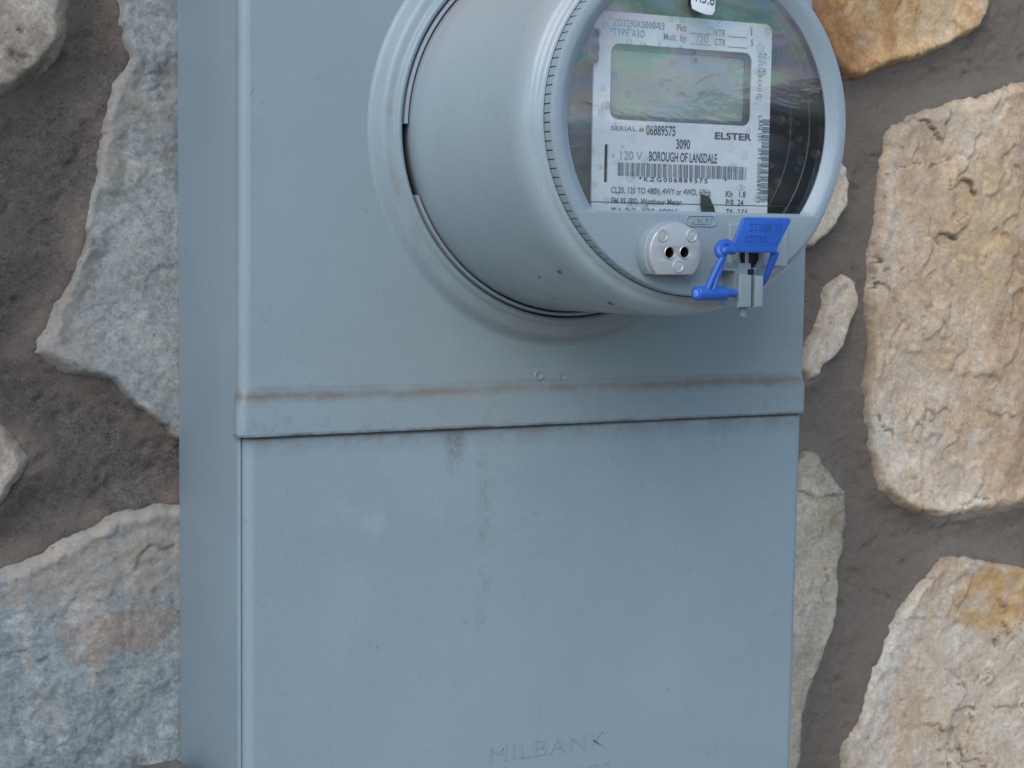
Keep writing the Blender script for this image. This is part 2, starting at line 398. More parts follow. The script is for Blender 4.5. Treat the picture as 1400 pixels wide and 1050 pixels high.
def stone_mat(name, stops, sc=12, patch=(), gran=0, dist=.8, bump=.7):
    n = N(name)
    st = n.node('ShaderNodeMapping', {'Vector': n.co, 'Rotation': (0, math.radians(35), 0), 'Scale': (1, 1, .55)}).outputs[0]
    c = n.ramp(n.noise(sc, 7, .68, dist, st), stops)
    c = n.mix(n.math('MULTIPLY', n.maprange(n.noise(sc*7, 5, .75, .5), .42, .68), .45), c, n.mix(.6, c, stops[0][1][:3]+(1,)))
    c = n.mix(n.math('MULTIPLY', n.maprange(n.noise(sc*3.1, 5, .7, 1.2), .55, .7), .5), c, n.mix(.7, c, (.75, .72, .68, 1)))
    c = n.mix(.38, c, n.mix(1.0, c, n.ramp(n.noise(560, 4, .75), [(.32, .45), (.5, 1.0), (.68, 1.4)]), 'MULTIPLY'))
    c = n.mix(.6, c, n.mix(1.0, c, n.ramp(n.noise(150, 5, .75, .6), [(.34, .62), (.5, 1.0), (.68, 1.25)]), 'MULTIPLY'))
    if gran:
        v = n.node('ShaderNodeTexVoronoi', {'Scale': 420, 'Vector': n.co}); g = n.node('ShaderNodeSeparateColor', {0: v.outputs['Color']}).outputs
        c = n.mix(n.math('MULTIPLY', n.maprange(g[0], .55, .9), gran), c, (.50, .53, .55, 1))
        c = n.mix(n.math('MULTIPLY', n.maprange(g[1], .7, .95), gran*.8), c, (.09, .11, .13, 1))
    for (p, rx, rz, col, amt, wp) in patch:
        c = n.mix(n.math('MULTIPLY', n.math('MULTIPLY', n.spot(p, rx, rz, .30, wp), n.maprange(n.noise(75, 6, .8), .30, .56)), amt), c, col)
    d = n.node('ShaderNodeAttribute', attribute_name='dirt').outputs['Fac']
    c = n.mix(n.math('MULTIPLY', d, .85), c, (.07, .058, .048, 1))
    # grey weathering in drifts, rusty and pale mineral flecks
    c = n.mix(n.math('MULTIPLY', n.maprange(n.noise(19, 7, .72, 1.0), .54, .68), .30), c, (.22, .20, .175, 1))
    c = n.mix(n.math('MULTIPLY', n.maprange(n.noise(33, 6, .75, 1.4), .58, .70), .45), c, (.66, .63, .58, 1))
    c = n.mix(n.math('MULTIPLY', n.math('MULTIPLY', n.maprange(n.noise(130, 5, .8), .60, .68), n.maprange(n.noise(14, 2, .5), .5, .6)), .5), c, (.30, .12, .07, 1))
    e = n.node('ShaderNodeAttribute', attribute_name='rim').outputs['Fac']
    c = n.mix(n.math('MULTIPLY', e, n.maprange(n.noise(40, 5, .7), .3, .65, .1, .75)), c, lin(132, 114, 98))
    sm = n.maprange(n.noise(210, 3, .6), .66, .72)
    c = n.mix(n.math('MULTIPLY', sm, .5), c, (.10, .085, .07, 1))
    b = n.bump(n.noise(420, 6, .8), bump, .0016); b = n.bump(n.noise(95, 6, .75, .7), bump*.4, .0030, b)
    return n.fin(c, .88, b)

# ------------------------------------------------------------------ the stone wall
YM = 0.012          # mortar surface
def poly_sd(X, Z, P):
    """signed distance, positive inside"""
    P = np.array(P); d = np.full(X.shape, 1e9); ins = np.zeros(X.shape, bool)
    for a, b in zip(P, np.roll(P, -1, 0)):
        ab = b-a; t = np.clip(((X-a[0])*ab[0]+(Z-a[1])*ab[1])/(ab@ab+1e-12), 0, 1)
        d = np.minimum(d, np.hypot(X-a[0]-t*ab[0], Z-a[1]-t*ab[1]))
        if abs(ab[1]) > 1e-9:
            cr = ((Z < a[1]) != (Z < b[1])) & (X < (Z-a[1])*ab[0]/ab[1]+a[0]); ins ^= cr
    return np.where(ins, d, -d)
def mesh_grid(name, X, Z, Y, keep, mat, parent, attrs):
    ny, nx = X.shape; idx = -np.ones(X.shape, np.int64)
    kf = keep[:-1, :-1] | keep[1:, :-1] | keep[:-1, 1:] | keep[1:, 1:]
    used = np.zeros(X.shape, bool)
    used[:-1, :-1] |= kf; used[1:, :-1] |= kf; used[:-1, 1:] |= kf; used[1:, 1:] |= kf
    idx[used] = np.arange(used.sum())
    V = np.stack([X[used], Y[used], Z[used]], 1)
    q = np.stack([idx[:-1, :-1][kf], idx[:-1, 1:][kf], idx[1:, 1:][kf], idx[1:, :-1][kf]], 1)
    me = bpy.data.meshes.new(name)
    me.vertices.add(len(V)); me.vertices.foreach_set('co', V.ravel())
    me.loops.add(q.size); me.loops.foreach_set('vertex_index', q.ravel().astype(np.int32))
    me.polygons.add(len(q)); me.polygons.foreach_set('loop_start', np.arange(0, q.size, 4, dtype=np.int32))
    me.polygons.foreach_set('loop_total', np.full(len(q), 4, np.int32))
    for k, a in attrs.items():
        at_ = me.attributes.new(k, 'FLOAT', 'POINT'); at_.data.foreach_set('value', a[used].astype(np.float32))
    me.update(calc_edges=True); me.validate()
    return link(name, me, mat, parent, 180)
BOXZ = (-.30, .40)
def stone(sdf, bounds, mat, parent, label=None, step=.0013, H=.018, seed=0, edge=.012, crack=1.0, relief=1.0, tilt=(0, 0), terr=0.0, facet=1.0):
    x0, z0, x1, z1 = bounds
    X, Z = np.meshgrid(np.arange(x0-.01, x1+.01, step), np.arange(z0-.01, z1+.01, step))
    wx = fbm(X, Z, 45, 3, seed+5)*.0020; wz = fbm(X, Z, 45, 3, seed+9)*.0020
    sd = sdf(X+wx, Z+wz)+fbm(X, Z, 110, 4, seed+2, .65)*.0012-np.maximum(0, .5-np.abs(fbm(X, Z, 38, 3, seed+3))*3)*.0016
    e = np.clip(sd/(edge*(1+.55*fbm(X, Z, 12, 2, seed+7))), -1.5, 1)
    prof = np.where(e > 0, np.clip(e, 0, 1)**.62, e*1.6)
    big = fbm(X, Z, 11, 3, seed+11); 
    rid = 1-np.abs(fbm(X+wx*2, Z+wz*2, 26, 3, seed+13))*1.6
    fac = fbm(X*1.3+Z*.5, Z*.8, 30, 4, seed+17, .55)
    h = H*prof+np.clip(sd/.012, 0, 1)*relief*(big*.0024+rid*.0002+fac*.0008+fbm(X, Z, 210, 4, seed+19, .65)*.0005+np.maximum(fbm(X*.8, Z, 60, 4, seed+20, .6), .05)*.0007)
    rg = np.random.RandomState(seed); fc = np.full(X.shape, 1e9)
    for _ in range(int(10+900*(x1-x0)*(z1-z0))):
        sx, sz_ = rg.uniform(x0, x1), rg.uniform(z0, z1); a_ = rg.uniform(0, 6.283); g = rg.uniform(.04, .16)
        fc = np.minimum(fc, rg.uniform(0, .004)+g*((X+wx-sx)*math.cos(a_)+(Z+wz-sz_)*math.sin(a_))+.9*((X-sx)**2+(Z-sz_)**2))
    h = h+np.clip(sd/.014, 0, 1)*np.clip(fc, -.008, .008)*facet
    cx0 = int(round((x0+x1)/2/step)); 
    h = h+np.clip(sd/.02, 0, 1)*((X-(x0+x1)/2)*tilt[0]+(Z-(z0+z1)/2)*tilt[1])
    wr = fbm(X+wx*4, Z+wz*4, 17, 4, seed+29, .6); ck = np.clip(1-np.abs(wr)/(.022+.04*np.clip(fbm(X, Z, 50, 2, seed+33), 0, 1)), 0, 1)*np.clip(fbm(X, Z, 16, 2, seed+31)*2.4+.05, 0, 1)*crack
    wr2 = fbm(X-Z*.3+wx*5, Z*.6, 34, 3, seed+37, .6); ck2 = np.clip(1-np.abs(wr2)/.035, 0, 1)*np.clip(fbm(X, Z, 22, 2, seed+41)*2.4-.2, 0, 1)*crack
    ck = np.clip(ck+.7*ck2, 0, 1)*np.clip(sd/.006, 0, 1)
    h = h-ck*.0014
    fl = np.clip(wr/.03+.5, 0, 1)*np.clip(fbm(X, Z, 16, 2, seed+31)*2.2+.2, 0, 1)+.6*np.clip(wr2/.05+.5, 0, 1)
    h = h+np.clip(sd/.008, 0, 1)*fl*.0022*crack
    Y = YM-h
    # the mason kept the stones clear of the mounting plane of the box
    away = np.maximum(np.maximum(-.004-X, X-.337), 0)
    lim = .0022-away*.42; q = .0012
    Y = np.where(Y-lim > 30*q, Y, lim+q*np.logaddexp(0, np.clip((Y-lim)/q, -40, 40)))
    Y = np.minimum(Y, YM+.02)
    o = mesh_grid('stone', X, Z, Y, sd > -.008, mat, parent, {'dirt': ck, 'rim': np.clip(1-sd/.006, 0, 1)})
    if label: o['label'] = label
    return o
wall = thing('stone_wall', 'rubble stone wall in brown mortar behind the grey meter box', 'wall')
OC = lin(196, 150, 84)
S_gran = stone_mat('blue_grey_granite', [(.32, lin(112, 110, 102)), (.44, lin(146, 150, 146)), (.56, lin(166, 168, 160)), (.68, lin(190, 174, 152))], 11, (((-.055, .16), .04, .03, lin(170, 150, 132), .6, 30), ((-.075, .05), .03, .06, lin(168, 150, 134), .5, 30)), .22)
S_gran2 = stone_mat('blue_grey_granite_rusty', [(.32, lin(98, 102, 102)), (.44, lin(132, 142, 146)), (.56, lin(152, 160, 158)), (.68, lin(178, 164, 144))], 10,
    (((-.045, -.075), .06, .030, lin(172, 150, 128), .6, 30), ((-.03, -.118), .03, .012, lin(160, 120, 90), .5, 45), ((-.02, -.055), .03, .02, lin(178, 166, 150), .6, 40)), .26)
S_cream = stone_mat('cream_grey_stone', [(.32, lin(136, 120, 100)), (.5, lin(186, 172, 152)), (.68, lin(208, 198, 180))], 12, (), .15)
S_tan = stone_mat('tan_sandstone', [(.32, lin(156, 126, 98)), (.42, lin(206, 170, 132)), (.53, lin(226, 196, 160)), (.66, lin(238, 220, 194))], 9,
    ((tuple(at(1345, 300, 0))[0::2], .03, .05, lin(214, 178, 122), .5, 25), (tuple(at(1255, 165, 0))[0::2], .04, .02, lin(160, 146, 126), .5, 40)), .08)
S_ochre = stone_mat('orange_ochre_stone', [(.32, lin(166, 112, 66)), (.43, lin(206, 152, 94)), (.55, lin(222, 182, 128)), (.68, lin(228, 208, 176))], 13, (), .05)
S_pale = stone_mat('pale_grey_green_stone', [(.32, lin(156, 142, 116)), (.5, lin(196, 182, 156)), (.68, lin(220, 204, 180))], 12, (), .15)
pO = at(1368, 812, 0)
S_mix = stone_mat('cream_stone_with_ochre_patch', [(.32, lin(168, 138, 110)), (.42, lin(212, 184, 150)), (.54, lin(226, 206, 178)), (.68, lin(234, 222, 204))], 10,
    (((pO.x, pO.z), .036, .026, OC, .85, 22), (tuple(at(1290, 965, 0))[0::2], .03, .04, lin(196, 160, 112), .4, 30)), .08)
def P(pts, y=0.006): return [(lambda p: (p.x, p.z))(at(a, b, y)) for a, b in pts]
SV = [
 ('cream grey stone cut by the top left corner', P([(-120, -90), (90, -110), (98, 10), (88, 62), (62, 100), (30, 122), (0, 138), (-70, 170), (-150, 120)]), S_cream, dict(H=0.012, seed=3, edge=0.009, crack=.6)),
 ('tall blue grey granite stone reaching behind the box from the left', P([(160, -120), (158, 0), (168, 80), (140, 140), (136, 230), (112, 310), (92, 380), (60, 440), (36, 488), (95, 512), (150, 528), (185, 560), (215, 585), (262, 612), (330, 560), (340, 300), (335, 0), (300, -140)]), S_gran, dict(H=0.0115, seed=11, edge=0.005, crack=.5, terr=.004)),
 ('small cream stone at the left edge below mid height', P([(-110, 560), (-20, 562), (12, 580), (40, 605), (53, 632), (36, 660), (10, 692), (-30, 715), (-120, 700)]), S_cream, dict(H=0.012, seed=23, edge=0.007, crack=.5)),
 ('large speckled blue and rust stone at the bottom left', P([(-60, 780), (20, 768), (70, 735), (140, 705), (200, 685), (262, 680), (340, 690), (350, 1140), (200, 1170), (-80, 1150), (-120, 900)]), S_gran2, dict(H=0.0115, seed=37, edge=0.006, crack=.5)),
 ('orange ochre stone at the top right beside the meter', P([(1085, -110), (1090, 20), (1106, 50), (1130, 88), (1148, 110), (1178, 112), (1215, 95), (1258, 80), (1300, 66), (1338, 38), (1352, 12), (1345, -40), (1300, -120)]), S_ochre, dict(H=0.0125, seed=41, edge=0.006, crack=1.2, terr=.007)),
 ('large tan sandstone block at the right edge', P([(1204, 180), (1256, 150), (1330, 128), (1420, 100), (1540, 120), (1560, 400), (1540, 660), (1470, 690), (1400, 694), (1340, 706), (1290, 714), (1240, 700), (1200, 672), (1186, 610), (1180, 540), (1186, 470), (1180, 400), (1188, 340), (1192, 296), (1202, 238)]), S_tan, dict(H=0.0105, seed=53, edge=0.007, crack=1.3, terr=.004)),
 ('tan stone mostly hidden behind the meter drum', P([(1060, 200), (1130, 215), (1156, 220), (1163, 248), (1152, 290), (1130, 322), (1106, 346), (1060, 352), (1000, 300)]), S_tan, dict(H=0.012, seed=61, edge=0.005, crack=.6)),
 ('narrow slanting tan shard just right of the upper cover', P([(1150, 364), (1172, 383), (1176, 414), (1166, 440), (1150, 472), (1133, 496), (1121, 520), (1100, 530), (1085, 512), (1096, 482), (1110, 456), (1121, 428), (1131, 392)]), S_tan, dict(H=0.011, seed=67, edge=0.005, crack=.5)),
 ('pale grey green stone half hidden behind the lower cover', P([(1000, 640), (1075, 635), (1098, 612), (1118, 620), (1130, 640), (1152, 668), (1155, 712), (1146, 772), (1143, 840), (1124, 905), (1106, 950), (1098, 1000), (1085, 1055), (1060, 1130), (980, 1140)]), S_pale, dict(H=0.011, seed=71, edge=0.004, crack=.7)),
 ('cream stone with an orange patch at the bottom right', P([(1288, 757), (1340, 760), (1400, 772), (1520, 790), (1560, 950), (1530, 1150), (1180, 1160), (1140, 1100), (1150, 1020), (1172, 975), (1180, 930), (1205, 880), (1232, 830), (1258, 790)]), S_mix, dict(H=0.011, seed=83, edge=0.006, crack=1.1, terr=.003)),
]
polys = []
for lab, pts, mt, kw in SV:
    a = np.array(pts); polys.append(pts)
    stone(lambda X, Z, q=pts: poly_sd(X, Z, q), (a[:, 0].min(), a[:, 1].min(), a[:, 0].max(), a[:, 1].max()), mt, wall, lab, **kw)
# mortar bed of the surveyed area and the plainer wall around it
fr_ = P([(-30, -30), (1430, -30), (1430, 1080), (-30, 1080)], YM)
X, Z = np.meshgrid(np.arange(-.17, .62, .0016), np.arange(-.33, .36, .0016))
smear = np.zeros(X.shape); under = np.zeros(X.shape)
for pts in polys:
    sd0 = poly_sd(X, Z, pts); smear = np.maximum(smear, np.clip(1+sd0/.016, 0, 1)); under = np.maximum(under, np.clip((sd0-.004)/.008, 0, 1))
Yh = YM-(fbm(X, Z, 14, 4, 101)*.0030+fbm(X, Z, 60, 4, 105, .6)*.0008+smear**2*.0048+fbm(X, Z, 230, 3, 107, .7)*.0007-np.clip(fbm(X, Z, 120, 2, 108)-.55, 0, 1)*.003)
Yh = Yh+under*.011      # the bed is hollow behind each stone
bx = (X > -.01) & (X < .34); Yh = np.where(bx, np.maximum(Yh, .006), Yh)
sm2 = smear*np.clip(.45+fbm(X, Z, 40, 4, 111), 0, 1)
mort = mesh_grid('mortar', X, Z, Yh, np.ones(X.shape, bool), M_mortar, wall, {'smear': sm2})
X2, Z2 = np.meshgrid(np.arange(-1.4, 1.9, .012), np.arange(-1.36, 1.3, .012))
hole = (X2 > -.165) & (X2 < .61) & (Z2 > -.325) & (Z2 < .35)
Y2 = YM+.0015-(fbm(X2, Z2, 14, 3, 101)*.0030)
mesh_grid('mortar', X2, Z2, Y2, ~hole, M_mortar, wall, {'smear': X2*0})
bm = bmesh.new(); box_bm(bm, -1.4, .03, -1.36, 1.9, .33, 1.3); bm_obj('wall_core', bm, M_mortar, wall, None)
# further stones outside the photographed patch
rs = random.Random(9); seeds = []
for i in range(-6, 9):
    for j in range(-6, 7):
        seeds.append((i*.24+(.12 if j % 2 else 0)+rs.uniform(-.05, .05), j*.21+rs.uniform(-.05, .05)))
seeds = [q for q in seeds if -1.3 < q[0] < 1.8 and -1.25 < q[1] < 1.2]
pal = [S_gran, S_tan, S_cream, S_gran2, S_mix, S_pale, S_ochre]
frq = P([(-25, -25), (1425, -25), (1425, 1075), (-25, 1075)], YM)
for i, (sx, sz) in enumerate(seeds):
    if -.16 < sx < .66 and -.30 < sz < .34: continue
    def sdf(X, Z, sx=sx, sz=sz, i=i):
        d0 = np.hypot(X-sx, Z-sz); r = np.full(X.shape, .14)-d0*.6
        for k, (ox, oz) in enumerate(seeds):
            if k != i and abs(ox-sx) < .6 and abs(oz-sz) < .6:
                L = math.hypot(ox-sx, oz-sz); r = np.minimum(r, L/2-((X-sx)*(ox-sx)+(Z-sz)*(oz-sz))/L-.018)
        for q in polys: r = np.minimum(r, -poly_sd(X, Z, q)-.03)
        return np.minimum(r, -poly_sd(X, Z, frq)-.012)
    xx, zz = np.meshgrid(np.linspace(sx-.17, sx+.17, 18), np.linspace(sz-.17, sz+.17, 18))
    t = sdf(xx, zz)
    if t.max() < .025: continue
    ok = t > 0
    stone(sdf, (max(-1.38, xx[ok].min()-.02), max(-1.34, zz[ok].min()-.02), min(1.88, xx[ok].max()+.02), min(1.28, zz[ok].max()+.02)), pal[(i*5+i//3) % 7], wall, step=.0045, H=.025, seed=200+i*7, edge=.018)

# ------------------------------------------------------------------ ground
def ground():
    n = N('gravel_and_grass_ground')
    c = n.ramp(n.noise(3, 8, .7), [(.3, (.018, .028, .012)), (.5, (.035, .05, .02)), (.7, (.06, .055, .035))])
    y = n.xyz()[1]
    pv = n.ramp(n.noise(30, 8, .8), [(.3, (.22, .19, .15)), (.5, (.32, .28, .23)), (.7, (.42, .38, .32))])
    c = n.mix(n.maprange(y, -6.2, -6.0), c, pv)  # unseen ground near the wall kept pale to bounce warm light upwards
    m_ = n.fin(c, .95, n.bump(n.noise(9, 6, .7), .6, .05))
    xs = np.concatenate([-np.geomspace(100, .4, 60), np.linspace(-.2, .2, 4), np.geomspace(.4, 100, 60)])
    X, Y = np.meshgrid(xs, xs); Z = np.full(X.shape, -1.35)
    d = -Y
    rise = 1/(1+np.exp(-(d-19)/2.2)); Z = Z+rise*(3.9+fbm(X, Y, .12, 4, 900)*1.3+fbm(X, Y, .9, 3, 905)*.35)  # unseen bank behind the camera, added to darken the window's reflection and low sky
    me = bpy.data.meshes.new('ground'); ny, nx = X.shape
    V = np.stack([X, Y, Z], -1).reshape(-1, 3)
    Fq = [(j*nx+i, j*nx+i+1, (j+1)*nx+i+1, (j+1)*nx+i) for j in range(ny-1) for i in range(nx-1)]
    me.from_pydata(V.tolist(), [], Fq); o = link('ground', me, m_, None, 180); o['kind'] = 'structure'
ground()

# ------------------------------------------------------------------ the meter box
CX, CZ = .174, .151
box = thing('meter_box', 'grey painted steel meter socket box mounted on the stone wall', 'meter box')
# back case: folded sheet tray, open towards the covers
def tray(bm, x0, x1, z0, z1, yb, yf, t):
    outer = rrect(x0, z0, x1, z1, .0015, 2); 
    prev = None
    prof = [(0, yb), (0, yf+.0014), (.0004, yf+.0005), (.0014, yf), (.0019, yf+.0002), (.0020, yf+.006), (.006, yf+.006)]
    rings = []
    for ins, y in prof:
        rings.append([bm.verts.new((x, y, z)) for x, z in rrect(x0+ins, z0+ins, x1-ins, z1-ins, max(.0002, .0015-ins*.2), 2)])
    for A, B in zip(rings, rings[1:]):
        for k in range(len(A)): bm.faces.new((A[k], A[(k+1) % len(A)], B[(k+1) % len(A)], B[k]))
    bm.faces.new(rings[0])
bm = bmesh.new(); tray(bm, 0, .3330, BOXZ[0], BOXZ[1], 0.0012, -.1030, .002)
bm_obj('case', bm, M_case, box, 40)
# shell of a cover: rounded front edges along the sides
def cover_profile(x0, x1, yf, ys, r, n=7):
    """cross-section points (x, y) from left skirt round the front to right skirt"""
    L = [(x0, ys)]+[(x0+r-r*math.cos(math.radians(90*k/n)), yf+r-r*math.sin(math.radians(90*k/n))) for k in range(n+1)]
    return L, [(x1-(x-x0), y) for x, y in L[::-1]]
def lower_cover():
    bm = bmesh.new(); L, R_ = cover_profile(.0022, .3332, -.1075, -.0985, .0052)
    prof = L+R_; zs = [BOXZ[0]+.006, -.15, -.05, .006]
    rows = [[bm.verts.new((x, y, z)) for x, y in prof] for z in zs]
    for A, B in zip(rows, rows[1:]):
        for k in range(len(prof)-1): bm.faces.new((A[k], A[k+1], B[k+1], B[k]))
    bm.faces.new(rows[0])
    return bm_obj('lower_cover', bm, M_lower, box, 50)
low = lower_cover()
def upper_cover():
    bm = bmesh.new()
    YU = -.1088; r = .0050
    x0, x1, zt = -.0004, .3328, BOXZ[1]-.004
    # front sheet with the embossed meter ring
    ring_prof = [(.1100, YU), (.1088, YU-.0004), (.1076, YU-.0014), (.1052, YU-.0044), (.1040, YU-.0056), (.1026, YU-.0063), (.1010, YU-.0066), (.0994, YU-.0070), (.0985, YU-.0076), (.0976, YU-.0092), (.0964, YU-.0096), (.0952, YU-.0090), (.0946, YU-.0074), (.0944, YU+.010)]
    n = 180
    angs = [360*k/n for k in range(n)]
    bxl, bxr, bz0, bz1 = x0+r, x1-r, .0225, zt-.01
    corners = [(bxl, bz0), (bxr, bz0), (bxr, bz1), (bxl, bz1)]
    for cx_, cz_ in corners: angs.append(math.degrees(math.atan2(cz_-CZ, cx_-CX)) % 360)
    angs = sorted(set(round(a, 5) for a in angs))
    def rect_r(a):
        c, s_ = math.cos(math.radians(a)), math.sin(math.radians(a)); t = 1e9
        if c > 1e-9: t = min(t, (bxr-CX)/c)
        if c < -1e-9: t = min(t, (bxl-CX)/c)
        if s_ > 1e-9: t = min(t, (bz1-CZ)/s_)
        if s_ < -1e-9: t = min(t, (bz0-CZ)/s_)
        return t
    rows = []
    for a in angs:
        c, s_ = math.cos(math.radians(a)), math.sin(math.radians(a))
        rows.append([bm.verts.new((CX+rr*c, y, CZ+rr*s_)) for rr, y in [(rect_r(a), YU), (rect_r(a)-.0012, YU), (.5*(rect_r(a)+.1085), YU), (.1095, YU)]+ring_prof])
    for i in range(len(rows)):
        A, B = rows[i], rows[(i+1) % len(rows)]
        for j in range(len(A)-1): bm.faces.new((A[j], A[j+1], B[j+1], B[j]))
    # rounded sides (left and right) from the flange up, joggled out over the lower cover
    def side(sgn, xs, xe):
        zs = [(0.0, .0013, .0012), (.0145, .0013, .0012), (.0160, .0012, .0011), (.0190, .0007, .0006), (.0225, 0, 0), (.0237, 0, 0), (zt-.01, 0, 0), (zt, 0, -.004)]
        rws = []
        for z, dx, dy in zs:
            rws.append([bm.verts.new((xs-sgn*dx+sgn*(r-r*math.cos(math.radians(90*k/7))) if k >= 0 else xs-sgn*dx, (YU-dy+r-r*math.sin(math.radians(90*k/7))) if k >= 0 else -.1012, z)) for k in range(-1, 8)])
        for A, B in zip(rws, rws[1:]):
            for k in range(len(A)-1): bm.faces.new((A[k], A[k+1], B[k+1], B[k]))
        return rws
    Ls = side(1, x0, 0); Rs = side(-1, x1, 0)
    # flange across the front
    for i in range(4):
        a, b, c_, d = Ls[i][-1], Rs[i][-1], Rs[i+1][-1], Ls[i+1][-1]
        bm.faces.new((a, b, c_, d))
    a, b, c_, d = Ls[6][-1], Rs[6][-1], Rs[7][-1], Ls[7][-1]; bm.faces.new((a, b, c_, d))
    bm.faces.new([v for v in Ls[7]]+[v for v in Rs[7][::-1]])
    # turned-under edge of the flange: sheet thickness
    lo = Ls[0]+Rs[0][::-1]; inn = [bm.verts.new((min(max(v.co.x, x0+.0008), x1-.0008), v.co.y+.0014, 0.0)) for v in lo]
    up = [bm.verts.new((v.co.x, v.co.y, .012)) for v in inn]
    for k in range(len(lo)-1):
        bm.faces.new((lo[k], lo[k+1], inn[k+1], inn[k])); bm.faces.new((inn[k], inn[k+1], up[k+1], up[k]))
    bmesh.ops.remove_doubles(bm, verts=bm.verts, dist=2e-5)
    return bm_obj('upper_cover', bm, M_cover, box, 50)
upc = upper_cover()
for o_ in (upc, low):
    o_.modifiers.new('normals', 'WEIGHTED_NORMAL').keep_sharp = True
# two stamped rivet marks above the flange
for px, py, rr in ((737, 513, .0030), (770, 514, .0026)):
    p = at(px, py, -.1088); bm = bmesh.new()
    ring_bm(bm, [(rr, -.1087), (rr*.92, -.1093), (rr*.72, -.1094), (rr*.55, -.1089), (.0004, -.1088)], p.x, p.z, 28)
    bm_obj('rivet_mark', bm, M_cover, upc, 60)
# embossed maker's name
pr = Print(); yL = -.10745
a, b = at(668.5, 1043, -.1075), at(826, 1018.5, -.1075)
pr.text('MILBANK', (a.x, a.z), (b.x, a.z), .0092, yL, -.018, sp=1.1)
a2, b2 = at(704, 1063, -.1075), at(832, 1041, -.1075)
pr.text('ENCLOSURE', (a2.x, b2.z-.0062), (b2.x, b2.z-.0062), .0062, yL, -.02, sp=1.1)
em = pr.build('embossed_name', M_lower, low, .0006)

# sealing ring in the meter opening with its gap
bm = bmesh.new()
pf = [(.0938, -.1060), (.0938, -.1172), (.0932, -.1180), (.0924, -.1180), (.0918, -.1172), (.0918, -.1060)]
ring_bm(bm, pf, CX, CZ, 170, 201, 201+338, closed=True)
bm_obj('sealing_ring', bm, M_steel, box, 40)
bm = bmesh.new(); ring_bm(bm, [(.0946, -.1055), (.0005, -.1055)], CX, CZ, 64); bm_obj('socket_backing', bm, M_hole, box, None)

# ------------------------------------------------------------------ the meter
YF = -.242
meter = thing('electric_meter', 'round grey electricity meter with a clear window plugged into the box', 'electric meter')
cw = .0405                     # the window's straight lower edge lies this far below the axis
def cut(R_, extra=0.0):
    def f(a):
        s_ = math.sin(math.radians(a))
        return min(R_, (cw+extra)/-s_) if s_ < -1e-6 else R_
    return f
# drum: rear edge, slight taper, rolled shoulder
body_prof = [(.0895, -.106), (.0912, -.1175), (.0908, -.124), (.0902, -.150), (.0896, -.180), (.0890, -.205), (.0887, -.2180)]
for k in range(1, 9):
    a = math.radians(90*k/8); body_prof.append((.0887-.0066*(1-math.cos(a)), -.2180-.0150*math.sin(a)))
body_prof += [(.0812, -.2345), (.0806, -.2354), (.0792, -.2356), (.0785, -.2330)]
bm = bmesh.new(); ring_bm(bm, body_prof, CX, CZ, 256); drum = bm_obj('drum', bm, M_meter, meter, 60)
angs = [360*k/240 for k in range(240)]
for R_, ex in ((.0690, 0), (.0738, .0010)):
    aa = math.degrees(math.asin((cw+ex)/R_)); angs += [(-aa) % 360, (180+aa) % 360]
angs = sorted(set(round(a, 4) for a in angs))+[]
bm = bmesh.new()
prof = [(cut(.0690), -.2378), (cut(.0690), -.2385), (cut(.0694, .0001), -.2390), (cut(.0734, .0008), -.2417), (cut(.0740, .0012), YF), (.0774, YF), (.0781, YF+.0003), (.0786, YF+.0010), (.0787, -.2407), (.0777, -.2403), (.0777, -.2330), (.0777, -.228)]
rows = []
ring_bm(bm, prof, CX, CZ, angs=angs+[angs[0]+360])
bmesh.ops.remove_doubles(bm, verts=bm.verts, dist=1e-6)
bezel = bm_obj('bezel', bm, M_bezel, meter, 30)
# knurled band between bezel and shoulder
bm = bmesh.new(); nt_ = 124
for k in range(nt_):
    a0 = 360*k/nt_; a1 = a0+360/nt_*.86
    ring_bm(bm, [(.0775, -.2405), (.0785, -.2405), (.0788, -.2400), (.0788, -.2345), (.0775, -.2345)], CX, CZ, 3, a0, a1, closed=True)
bm_obj('knurled_band', bm, M_bezel, meter, 40)
# inside of the meter
bm = bmesh.new(); ring_bm(bm, [(.0773, -.2375), (cut(.06905), -.2377), (cut(.06915, .0002), -.2340), (cut(.0705, .002), -.180), (.0001, -.180)], CX, CZ, angs=angs+[angs[0]+360]); bmesh.ops.remove_doubles(bm, verts=bm.verts, dist=1e-6); bm_obj('inner_shell', bm, M_dark, meter, 30)
prism('register_block', [rrect(.112, .098, .156, .206, .006)], -.216, .03, M_inner, meter, .001)
bm = bmesh.new()
p = at(815, 70, -.2262); box_bm(bm, .1200, -.2285, .1745, .1268, -.2215, .1905, .0025); bm_obj('latch_block', bm, M_dark, meter)
bm = bmesh.new()
for rr, yy, t in ((.0660, -.230, .0004), (.0618, -.221, .00025)):
    ring_bm(bm, [(rr+t, yy), (rr, yy-t), (rr-t, yy), (rr, yy+t)], CX, CZ, 96, -60, 62, closed=True)
bm_obj('inner_rim', bm, M_clear, meter, 60)
